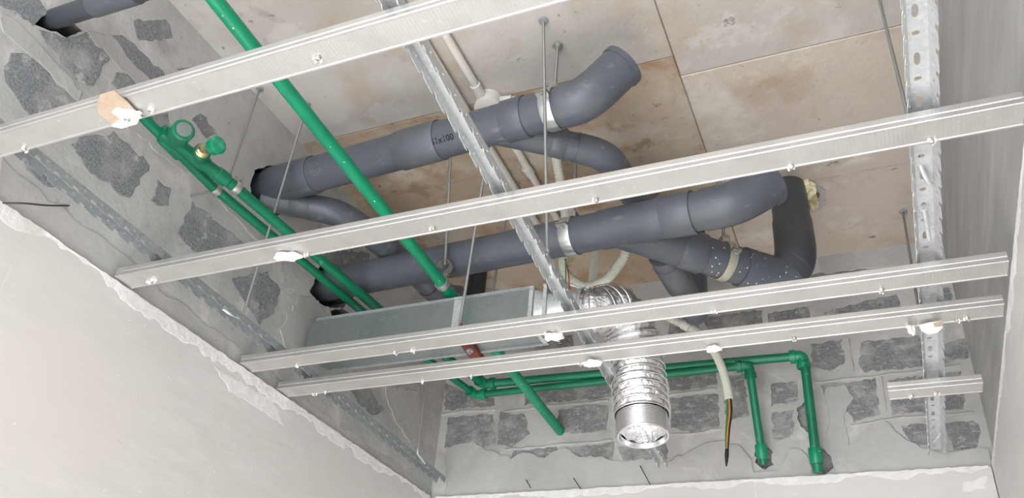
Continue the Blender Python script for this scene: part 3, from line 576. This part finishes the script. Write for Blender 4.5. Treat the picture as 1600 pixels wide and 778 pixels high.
b = MB(); prof = [(.012, .002), (.016, .012), (.012, .022), (.018, .032), (.014, .041), (.022, .050), (.026, .056), (lc - .004, .061)]; b.lathe(e0 - ax * .01, e1, prof, 40, False)
for i, v in enumerate(b.v): b.v[i] = v + V((random.uniform(-1, 1), random.uniform(-1, 1), random.uniform(-1, 1))) * .0045
b.build('crumpled_inner_foil', 'foil', t)
b = MB(); st = fine[4]; ax = (fine[6] - fine[2]).normalized(); band(b, st, ax, rr[4] + .002, .012, .002); b.build('clamp_band', 'galv', t, True)
b = MB(); q = st + V((.0, -.03, .055)); b.cyl(q + V((-.03, -.02, .01)), q + V((.02, .0, -.006)), .004, 8); b.box(q, (.02, .012, .012)); b.build('clamp_screw', 'galv', t)

# ------------------------------------------------------------------ furring channels
FZ = 2.505
def furring(x0, x1, yfar, label, screws, tilt=0.):
    yc = yfar - .029; t = thing('furring_channel', label, 'metal channel', ((x0 + x1) / 2, yc, FZ), 'ceiling furring channels')
    half = [(.0, .0014), (.0235, .0014), (.0252, 0), (.0278, 0), (.0288, .0012), (.0282, .0075), (.0270, .0090), (.0270, .0115), (.0284, .0130), (.0284, .0235), (.0276, .0246), (.0215, .0246)]
    prof = [(-y, z) for y, z in half[::-1]] + half[1:]
    b = MB(); vs = [(x, yc + y, FZ + z) for x in (x0, x1) for y, z in prof]; n = len(prof)
    b.add(vs, [(i, i + 1, n + i + 1, n + i) for i in range(n - 1)])
    o = b.build('channel', 'furring', t, False, False)
    md = o.modifiers.new('thickness', 'SOLIDIFY'); md.thickness = .0008; md.offset = 0
    for x, y in screws:
        y = min(max(y, yc - .024), yc + .024)
        b = MB(); b.lathe((x, y, FZ + .003), (x, y, FZ - .008), [(0, .0018), (.002, .0018), (.0025, .0048), (.0045, .0052), (.0075, .0044), (.0088, .0022), (.0065, .0016)], 12)
        sc_ = b.build('screw', 'zinc', t, True)
        b = MB(); c = V((x, y, FZ - .0005))
        for _ in range(random.randint(3, 5)):
            a = random.uniform(0, 6.28); rr_ = random.uniform(.003, .0065); s = random.uniform(.0018, .0035)
            b.lathe(c + V((math.cos(a) * rr_, math.sin(a) * rr_, .002)), c + V((math.cos(a) * rr_ * 1.3, math.sin(a) * rr_ * 1.3, -.008)), [(0, s * .6), (.002, s), (.005, s * .8), (.008, s * .25)], 6)
        sub(b, 'plaster_crumb', 'gypsum', sc_)
    return t
def xy(*a): return [(p[0], p[1]) for p in a]
furring(-1.625, .296, .771, 'furring channel nearest the camera, carrying the cardboard scrap', xy((-0.7419,0.7469,2.505), (-1.105,0.7549,2.505), (-1.432,0.7646,2.505)))
furring(-1.618, .296, 1.250, 'long furring channel crossing beneath both big drain pipes', xy((-0.0669,1.254,2.505), (0.1601,1.254,2.505), (-0.4275,1.237,2.505), (-0.7785,1.231,2.505), (-1.099,1.243,2.505), (-1.531,1.231,2.505), (-1.554,1.236,2.505)))
furring(-1.612, .294, 1.722, 'furring channel passing right under the rectangular metal duct', xy((0.056,1.713,2.505), (-0.3019,1.714,2.505), (-0.711,1.722,2.505), (-1.139,1.715,2.505), (-1.088,1.716,2.505), (-1.458,1.727,2.505)))
furring(-1.610, (0.2931,1.881,2.51)[0], 1.895, 'furring channel crossing in front of the hanging foil hose', xy((0.2217,1.882,2.505), (0.2012,1.885,2.505), (0.1026,1.896,2.505), (-0.1467,1.883,2.505), (-0.3388,1.892,2.505), (-0.6836,1.891,2.505), (-0.9991,1.894,2.505), (-1.153,1.899,2.505), (-1.512,1.891,2.505), (-1.474,1.9,2.505)))
q5 = (0.0428,2.286,2.505)
furring((0.0429,2.268,2.51)[0], (0.2628,2.271,2.51)[0], q5[1], 'short offcut of furring channel clipped under the right carrier', xy((0.0976,2.273,2.505), (0.1569,2.267,2.505)))

# ------------------------------------------------------------------ notched carrier channels
def carrier(p0, p1, label, wtop=.030, h=.025, splay=.001, sv=-.003, m='galv', holes=True, zt=.0):
    """inverted U: slotted web on top, saw-toothed flanges hanging down"""
    p0 = V(p0); p1 = V(p1); d = (p1 - p0).normalized(); s = d.cross(V((0, 0, 1))).normalized(); up = s.cross(d)
    t = thing('carrier_channel', label, 'metal channel', (p0 + p1) / 2, 'notched carrier channels')
    L = (p1 - p0).length; per = .10; n = int(L / per); per = L / n
    def cell(b, pts_out, pts_in, fn):
        k = len(pts_out); b.add([fn(*q) for q in pts_out] + [fn(*q) for q in pts_in], [(i, (i + 1) % k, k + (i + 1) % k, k + i) for i in range(k)])
    def ringcell(b, u0, u1, v0, v1, hx, hy, rx, ry, fn, rot=0):
        out = []; inn = []
        N_ = 16
        for i in range(N_):
            th = 2 * math.pi * i / N_ + math.pi / 4; c_, s_ = math.cos(th), math.sin(th); m_ = max(abs(c_), abs(s_))
            out.append(((u0 + u1) / 2 + c_ / m_ * (u1 - u0) / 2, (v0 + v1) / 2 + s_ / m_ * (v1 - v0) / 2))
            inn.append((hx + rx * math.copysign(abs(c_) ** .7, c_), hy + ry * math.copysign(abs(s_) ** .9, s_)))
        cell(b, out, inn, fn)
    web = MB(); fw = lambda u, v: p0 + d * u + s * v
    for i in range(n):
        a = i * per; mid = a + per * .5
        ringcell(web, a, mid, -wtop / 2, wtop / 2, a + per * .25, sv, .014, .0048, fw)
        ringcell(web, mid, a + per, -wtop / 2, wtop / 2, mid + per * .20, sv, .0048, .0058, fw)
    o = web.build('web', m, t); md = o.modifiers.new('thickness', 'SOLIDIFY'); md.thickness = .0009; md.offset = 0
    for sd in (-1, 1):
        fl = MB(); ff = lambda u, v: p0 + d * u + s * (sd * (wtop / 2 + splay * v / h)) - up * v
        per2 = per / 2
        for i in range(2 * n):
            a = i * per2; e = a + per2
            fl.add([ff(a, 0), ff(e, 0), ff(e, .006), ff(a, .006)], [(0, 1, 2, 3)])
            ringcell(fl, a, e, .006, .014, a + per2 * .45, .010, .0026, .0022, ff)
            # slanted tooth with a hooked notch
            tooth = [(a, .014), (e, .014), (e, h - .009), (e - .004, h - .009), (e - .007, h - .006), (e - .005, h - .001), (e - .012, h), (a + .009, h - .0035), (a + .006, h - .009), (a, h - .009)]
            fl.add([ff(*q) for q in tooth], [tuple(range(len(tooth)))])
        o = fl.build('flange', m, t); md = o.modifiers.new('thickness', 'SOLIDIFY'); md.thickness = .0009; md.offset = 0
    return t, d, s, up
CZ = 2.557
cl0 = V((-1.485,0.879,2.55)); cl1 = V((-1.522,2.76,2.55))
sh = (cl0 - cl1) / (cl1.y - cl0.y)
carrier(V((cl0.x - .010, cl0.y, CZ)) + (cl0 - cl1) * .9, (cl1.x - .010, cl1.y, CZ), 'notched grey carrier channel hugging the left block wall', m='galv', splay=.002)
cm0 = V((-0.595,0.7601,2.557)); cm1 = V((-0.6841,2.757,2.557))
carrier(cm0 + (cm0 - cm1) * .8, cm1, 'notched shiny carrier channel running down the middle of the frame', m='galv_pale', splay=.0005, h=.028, wtop=.027, sv=.005)
cr0 = V((0.1528,0.9762,2.557)); cr1 = V((0.157,2.79,2.557))
carrier(cr0 + (cr0 - cr1) * .9, (cr1.x, 2.80, CZ), 'slotted carrier channel near the right concrete wall', m='galv_pale', splay=.010)

# hanger rods: threaded rod from the slab with a hook under the carrier
def hanger(top, bot, label, r=.0030, hook=None, name='hanger_rod'):
    top = V(top); bot = V(bot); t = thing(name, label, 'rod', bot, 'threaded hanger rods')
    MB().cyl(top, bot, r, 10).build('rod', 'rod', t, True)
    MB().lathe(V((top.x, top.y, SLAB - .010)), V((top.x, top.y, SLAB)), [(0, r * 1.6), (.004, r * 1.6), (.004, r * 3), (.009, r * 3.4)], 12).build('anchor', 'galv', t)
    if hook is not None:
        b = MB(); b.tube(fillet([bot + V((0, 0, .004)), bot + V((0, 0, -.012))] + [V(h) for h in hook], .008, 5), r * 1.15, 10); b.build('hook', 'galv_pale', t, True)
    return t
def on_mid(y): return cm0 + (cm1 - cm0) * ((y - cm0.y) / (cm1.y - cm0.y))
r1b = on_mid((-0.6256,1.464,2.557)[1]) + V((.008, 0, .0))
hanger((-0.668,1.444,3.33), r1b + V((0, 0, .01)), 'straight plain rod in front of the upper drain, hooked into the middle carrier', .0042, [r1b + V((-.004, .055, -.022)), r1b + V((-.014, .06, -.016))])
r2b = V((-1.5,1.512,2.568)); hanger((-1.496,1.517,3.33), V((r2b.x, r2b.y, 2.56)), 'thin slanting rod crossing the green pipes to the left carrier', .0036, [(r2b.x + .004, r2b.y - .05, 2.535), (r2b.x - .004, r2b.y - .07, 2.54)])
hanger((-1.601,1.411,3.33), (-1.504,1.322,2.878), 'thin slanting rod from the slab to behind the green valve', .0033)
r3b = V((-1.495,2.494,2.548)); hanger((-1.571,2.594,3.33), V((r3b.x, r3b.y, 2.56)), 'thin rod in the far left corner hooked to the left carrier', .0030, [(r3b.x + .004, r3b.y + .05, 2.532), (r3b.x - .004, r3b.y + .07, 2.538)])
def on_r(y): return cr0 + (cr1 - cr0) * ((y - cr0.y) / (cr1.y - cr0.y))
r4b = on_r((0.1419,1.375,2.557)[1]); hanger((0.1759,1.638,3.33), r4b + V((-.006, 0, .01)), 'rod at upper right leaning toward the right carrier', .0040, [r4b + V((.004, .03, -.018)), r4b + V((.010, .045, -.014))])
r5b = on_r((0.1409,2.167,2.557)[1]); hanger((0.197,2.618,3.33), r5b + V((-.012, 0, .01)), 'dark thin rod near the right carrier at the far wall', .0040)
b = MB(); hb = V((0.1498,1.498,2.55)); hb2 = V((0.155,1.583,2.53)); b.lathe(hb, hb2, [(0, .008), (.004, .0085), (.004, .0042), ((hb2 - hb).length, .0042)], 12)
tag(b.build('bolt', 'galv_pale', None, True), 'loose shiny bolt lying in the right carrier', 'bolt')
b = MB(); hb = V((0.1492,2.679,2.535)); b.tube(fillet([hb, hb + V((.01, -.03, .0)), hb + V((.02, -.035, .012))], .006, 4), .0035, 8)
tag(b.build('hook', 'galv_pale', None, True), 'small bent wire hook near the far end of the right carrier', 'hook')

# duct hanger: two rods and a red angle bracket
t = thing('duct_hanger', 'red painted bracket on two threaded rods carrying the metal duct', 'bracket', (-1.04, 1.95, 2.62))
k0 = V((-1.055,1.888,2.628)); kt = V((-0.9817,1.8,3.33))
kt2 = V((k0.x + .02, 1.92, SLAB))
kq = V((-1.014,1.832,2.899)); kb = V((k0.x, k0.y, 2.628)); MB().cyl(kb, kb + (kq - kb) * ((SLAB - kb.z) / (kq.z - kb.z)), .0046, 12).build('threaded_rod', 'rod', t, True)
k2 = V((-1.062,2.062,2.888)); MB().cyl((k2.x, 2.062, 2.628), (k2.x + .03, 2.08, SLAB), .0046, 12).build('threaded_rod', 'rod', t, True)
ba = V((k0.x, 1.862, 2.648)); bb = V((-1.075,2.073,2.645)); bd = (bb - ba).normalized(); bs = bd.cross(V((0, 0, 1))).normalized()
b = MB(); ln = (bb - ba).length; cc = (ba + bb) / 2
b.box(cc, (ln, .036, .003), (bd, bs, V((0, 0, 1)))); b.box(cc + bs * .0175 + V((0, 0, .006)), (ln, .003, .015), (bd, bs, V((0, 0, 1)))); b.build('angle_bracket', 'rust_red', t)
for tt in (.62, .93):
    q = ba + bd * ln * tt; b = MB(); b.lathe(q + V((0, 0, .004)), q - V((0, 0, .014)), [(0, .009), (.005, .009), (.005, .011), (.011, .011), (.012, .005), (.018, .005)], 6); b.build('nut', 'galv', t)

# ------------------------------------------------------------------ white conduits
CZc = 3.312
t = thing('conduit', 'white rigid conduit along the slab beside the middle carrier', 'conduit', (-1.016,1.647,3.312), 'white conduits')
MB().tube([(-1.005,1.15,3.312), (-1.016,1.689,3.312), (-1.023,2.327,3.312)], .0135, 16).build('tube', 'conduit', t, True)
MB().lathe((-1.024,2.109,3.312), (-1.023,2.327,3.312), [(0, .0135), (.001, .016), (.05, .016), (.051, .0135)], 16).build('coupling', 'conduit', t, True)
t = thing('conduit', 'white rigid conduit with round junction box behind the upper drain', 'conduit', (-0.9306,1.669,3.312), 'white conduits')
bx = V((-0.9328,1.674,3.312))
MB().tube([(-0.9377,1.174,3.312), (-0.9423,1.619,3.312)], .0125, 16).build('tube', 'conduit', t, True)
MB().tube([bx + V((0, .02, 0)), (-0.9399,2.157,3.312), (-0.9413,2.364,3.312)], .0125, 16).build('tube', 'conduit', t, True)
MB().lathe((-0.9404,1.997,3.312), (-0.9373,2.047,3.312), [(0, .0125), (.001, .0165), (.036, .0165), (.037, .0125)], 16).build('coupling', 'conduit', t, True)
b = MB(); b.lathe(bx + V((0, 0, .018)), bx - V((0, 0, .03)), [(0, .040), (.036, .040), (.0365, .043), (.044, .043), (.046, .040)], 32)
jb = b.build('junction_box', 'conduit', t, True)
for sx, sy in ((-.03, -.002), (.03, .002)):
    b = MB(); b.lathe(bx + V((sx, sy, -.026)), bx + V((sx, sy, -.032)), [(0, .004), (.003, .004), (.0035, .002)], 10); sub(b, 'cover_screw', 'dark_wire', jb)
b = MB(); b.lathe(bx + V((.036, .006, 0)), bx + V((.075, .012, 0)), [(0, .015), (.036, .015)], 16); b.build('spout', 'conduit', t, True)
b = MB(); b.lathe((-0.9421,1.591,3.312), (-0.9439,1.642,3.312), [(0, .0125), (.001, .0165), (.042, .0165)], 16); b.build('spout', 'conduit', t, True)
def corrugated(b, pts, r, pitch=.006, n=14):
    f = resample(smoothpath(pts, 10), pitch / 3); b.tube(f, [r + (.0012 if i % 3 == 0 else -.0006) for i in range(len(f))], n)
b = MB(); corrugated(b, [bx + V((.07, .011, 0)), bx + V((.11, .03, -.002)), bx + V((.14, .09, .0))], .0115)
sub(b, 'corrugated_tail', 'corrugated', jb, True)
c2 = [(-0.8076,1.923,3.3), (-0.8211,1.98,3.28), (-0.8207,2.038,3.2), (-0.8239,2.089,3.12), (-0.8567,2.164,3.05), (-0.8671,2.209,3.02), (-0.8372,2.267,3), (-0.7967,2.287,3), (-0.7379,2.262,3), (-0.6876,2.224,3.02), (-0.6525,2.192,3.05), (-0.6564,2.181,3.15)]
t = thing('flexible_conduit', 'ivory corrugated conduit looping down behind the lower drain', 'conduit', c2[6], 'flexible ivory conduits')
b = MB(); corrugated(b, c2, .0155); b.build('tube', 'hose_ivory', t, True)
b = MB(); b.tube(smoothpath([(-0.8239,2.099,2.99), (-0.8336,2.158,2.98), (-0.8593,2.244,2.97)]), .0022, 6); b.build('wire', 'wire_red', t, True)
b = MB(); b.tube(smoothpath([(-0.8164,2.086,2.98), (-0.8359,2.142,2.97), (-0.8629,2.218,2.96)]), .0022, 6); b.build('wire', 'wire_green', t, True)
c3 = [(-0.861,2.523,3.325), (-0.8379,2.42,3.156), (-0.8154,2.36,3.047), (-0.7936,2.45,3.066), (-0.7063,2.55,3.06), (-0.5823,2.6,2.999), (-0.5145,2.61,2.954), (-0.4678,2.61,2.879), (-0.4403,2.6,2.799), (-0.4295,2.6,2.736), (-0.426,2.6,2.692)]
t = thing('flexible_conduit', 'ivory conduit curving down the far wall with loose wires at its end', 'conduit', c3[-1], 'flexible ivory conduits')
b = MB(); corrugated(b, c3, .0130); b.build('tube', 'hose_ivory', t, True)
b = MB(); b.lathe((-0.5693,2.602,2.993), (-0.5397,2.607,2.974), [(0, .0125), (.001, .0175), (.03, .0175), (.031, .0125)], 16); b.build('coupling', 'conduit', t, True)
for m_, o_ in (('wire_green', -.006), ('wire_orange', .0), ('wire_black', .005)):
    e_ = c3[-1]; b = MB(); z_ = V((-0.4429,2.6,2.516))
    b.tube(smoothpath([V(e_) + V((o_, 0, .02)), V(e_) + V((o_ * 1.2, 0, -.04)), on(e_, z_, .6) + V((o_ * .9, 0, 0)), z_ + V((o_ * .4, 0, 0))]), .0030, 8); b.build('wire', m_, t, True)
b = MB(); z_ = V((-0.4424,2.6,2.525)); b.lathe(z_, (-0.4473,2.6,2.475), [(0, .006), (.02, .0065), (.04, .0045), (.055, .002)], 10); b.build('tape_wrap', 'wire_black', t, True)

# ------------------------------------------------------------------ scraps, lumps, foam
def slabpoly(b, pts, th, up=V((0, 0, 1))):
    n = len(pts); vs = [V(p) for p in pts] + [V(p) - up * th for p in pts]
    return b.add(vs, [tuple(range(n)), tuple(range(n, 2 * n))[::-1]] + [(i, (i + 1) % n, n + (i + 1) % n, n + i) for i in range(n)])
def lump(b, c, sx, sy, sz, seed):
    rnd = random.Random(seed); bm = bmesh.new(); bmesh.ops.create_icosphere(bm, subdivisions=3, radius=1)
    vs = []
    ph = [rnd.uniform(0, 6.28) for _ in range(9)]
    for v in bm.verts:
        k = 1 + .22 * math.sin(3 * v.co.x + ph[0]) * math.sin(2.6 * v.co.y + ph[1]) + .16 * math.sin(6 * v.co.y + ph[2]) * math.sin(5 * v.co.x + ph[3]) + rnd.uniform(-.2, .2)
        vs.append(V(c) + V((v.co.x * sx * k, v.co.y * sy * k, v.co.z * sz * k)))
    fs = [tuple(v.index for v in f.verts) for f in bm.faces]; bm.free(); return b.add(vs, fs)
t = thing('cardboard_scrap', 'torn tan cardboard scrap screwed to the nearest furring channel', 'scrap', (-1.159,0.7351,2.503))
b = MB(); slabpoly(b, [(-1.188,0.711,2.503), (-1.164,0.6951,2.503), (-1.13,0.6948,2.503), (-1.129,0.725,2.503), (-1.133,0.7598,2.503), (-1.148,0.7709,2.503), (-1.169,0.775,2.503), (-1.201,0.7682,2.503), (-1.204,0.7317,2.503)], .0025); b.build('paper', 'cardboard', t)
b = MB(); slabpoly(b, [(-1.171,0.7325,2.501), (-1.157,0.7286,2.501), (-1.142,0.7402,2.501), (-1.13,0.7459,2.501), (-1.13,0.7596,2.501), (-1.148,0.7717,2.501), (-1.165,0.7717,2.501), (-1.185,0.7722,2.501), (-1.2,0.762,2.501), (-1.168,0.7545,2.501)], .006); 
lump(b, (-1.144,0.7534,2.498), .018, .012, .006, 3); b.build('plaster_daub', 'gypsum', t)
b = MB(); sp = V((-1.153,0.7532,2.494)); b.lathe(sp, sp - V((0, 0, .006)), [(0, .006), (.003, .0062), (.005, .004), (.003, .002)], 12); b.build('screw', 'zinc', t, True)
for i, (p, sx, sy, lb) in enumerate((((-1.139,1.227,2.497), .030, .014, 'white plaster lump on the second furring channel by the green pipes'),
                                    ((-0.695,1.722,2.497), .020, .012, 'small white plaster lump under the end of the metal duct'),
                                    ((-0.6463,1.879,2.495), .021, .014, 'white plaster lump left of the hanging foil hose'),
                                    ((-0.3361,1.877,2.497), .016, .011, 'small white plaster lump right of the hanging foil hose'),
                                    ((0.106,1.881,2.49), .007, .016, 'small hanging white plaster chip beside the torn paper-faced chunk'))):
    b = MB(); lump(b, p, sx, sy, .008, 11 + i); c = V(p)
    for k in range(4): lump(b, c + V((random.uniform(-1, 1) * sx * .9, random.uniform(-1, 1) * sy * .8, random.uniform(-.003, .003))), sx * .35, sy * .4, .006, 40 + i * 5 + k)
    tag(b.build('plaster_lump', 'gypsum'), lb, 'plaster lump', 'plaster lumps left on the frame')
t = thing('plasterboard_chunk', 'torn white plasterboard chunk with tan paper under the right carrier', 'plaster lump', (0.1417,1.897,2.5))
b = MB(); slabpoly(b, [(0.1236,1.88,2.5), (0.1421,1.873,2.5), (0.1694,1.871,2.5), (0.17,1.887,2.497), (0.1589,1.902,2.494), (0.1404,1.907,2.494), (0.128,1.894,2.497)], .006); b.build('plaster', 'gypsum', t)
b = MB(); slabpoly(b, [(0.1515,1.866,2.494), (0.1709,1.859,2.494), (0.1678,1.879,2.491), (0.1534,1.876,2.49)], .0012); b.build('paper_facing', 'cardboard', t)
b = MB(); lump(b, (-0.1052,2.365,3.3), .042, .030, .03, 5)
tag(b.build('foam_blob', 'foam', None, True), 'larger cream foam blob squeezed out at the slab hole', 'foam', 'foam blobs at the slab hole')
b = MB(); lump(b, (-0.077,2.445,3.31), .018, .035, .025, 6)
tag(b.build('foam_blob', 'foam', None, True), 'narrow cream foam blob at the right edge of the slab hole', 'foam', 'foam blobs at the slab hole')
cp = lambda x, y, off=0: V((x, y, SLAB - off))
hp = [(p[0], p[1]) for p in ((-0.1393,2.323,3.33), (-0.0817,2.348,3.33), (-0.0332,2.419,3.33), (-0.0453,2.497,3.33), (-0.0929,2.547,3.33), (-0.1432,2.475,3.33))]
patch(hp, cp, .004, 'hole_rim', 'mortar', ceiling, .015, .006)
hp = [(p[0], p[1]) for p in ((-0.1351,2.353,3.33), (-0.0842,2.368,3.33), (-0.0544,2.427,3.33), (-0.0646,2.483,3.33), (-0.098,2.519,3.33), (-0.1362,2.454,3.33))]
patch(hp, cp, .006, 'hole_edge', 'foam_dark', ceiling, .012, .004)
b = MB(); b.tube(smoothpath([(-1.61,0.8719,2.49), (-1.589,0.9046,2.508), (-1.609,0.9624,2.549), (-1.643,1.034,2.608)]), .0022, 6)
tag(b.build('binding_wire', 'dark_wire', None, True), 'dark wire sticking out of the block wall above the left tiles', 'wire')
for i, (a, c, lb) in enumerate((((-0.7828,2.815,2.571), (-0.7377,2.78,2.49), 'dark wire spike on the far wall right below the foil hose'), ((-1.028,2.815,2.542), (-0.9912,2.79,2.494), 'short dark wire spike on the far wall left of the foil hose'), ((-1.212,2.815,2.546), (-1.181,2.79,2.507), 'tiny dark wire spike on the far wall near the left corner'))):
    b = MB(); b.tube([V(a) + V((0, .02, 0)), a, c], .0016, 6); tag(b.build('binding_wire', 'dark_wire', None, True), lb, 'wire')
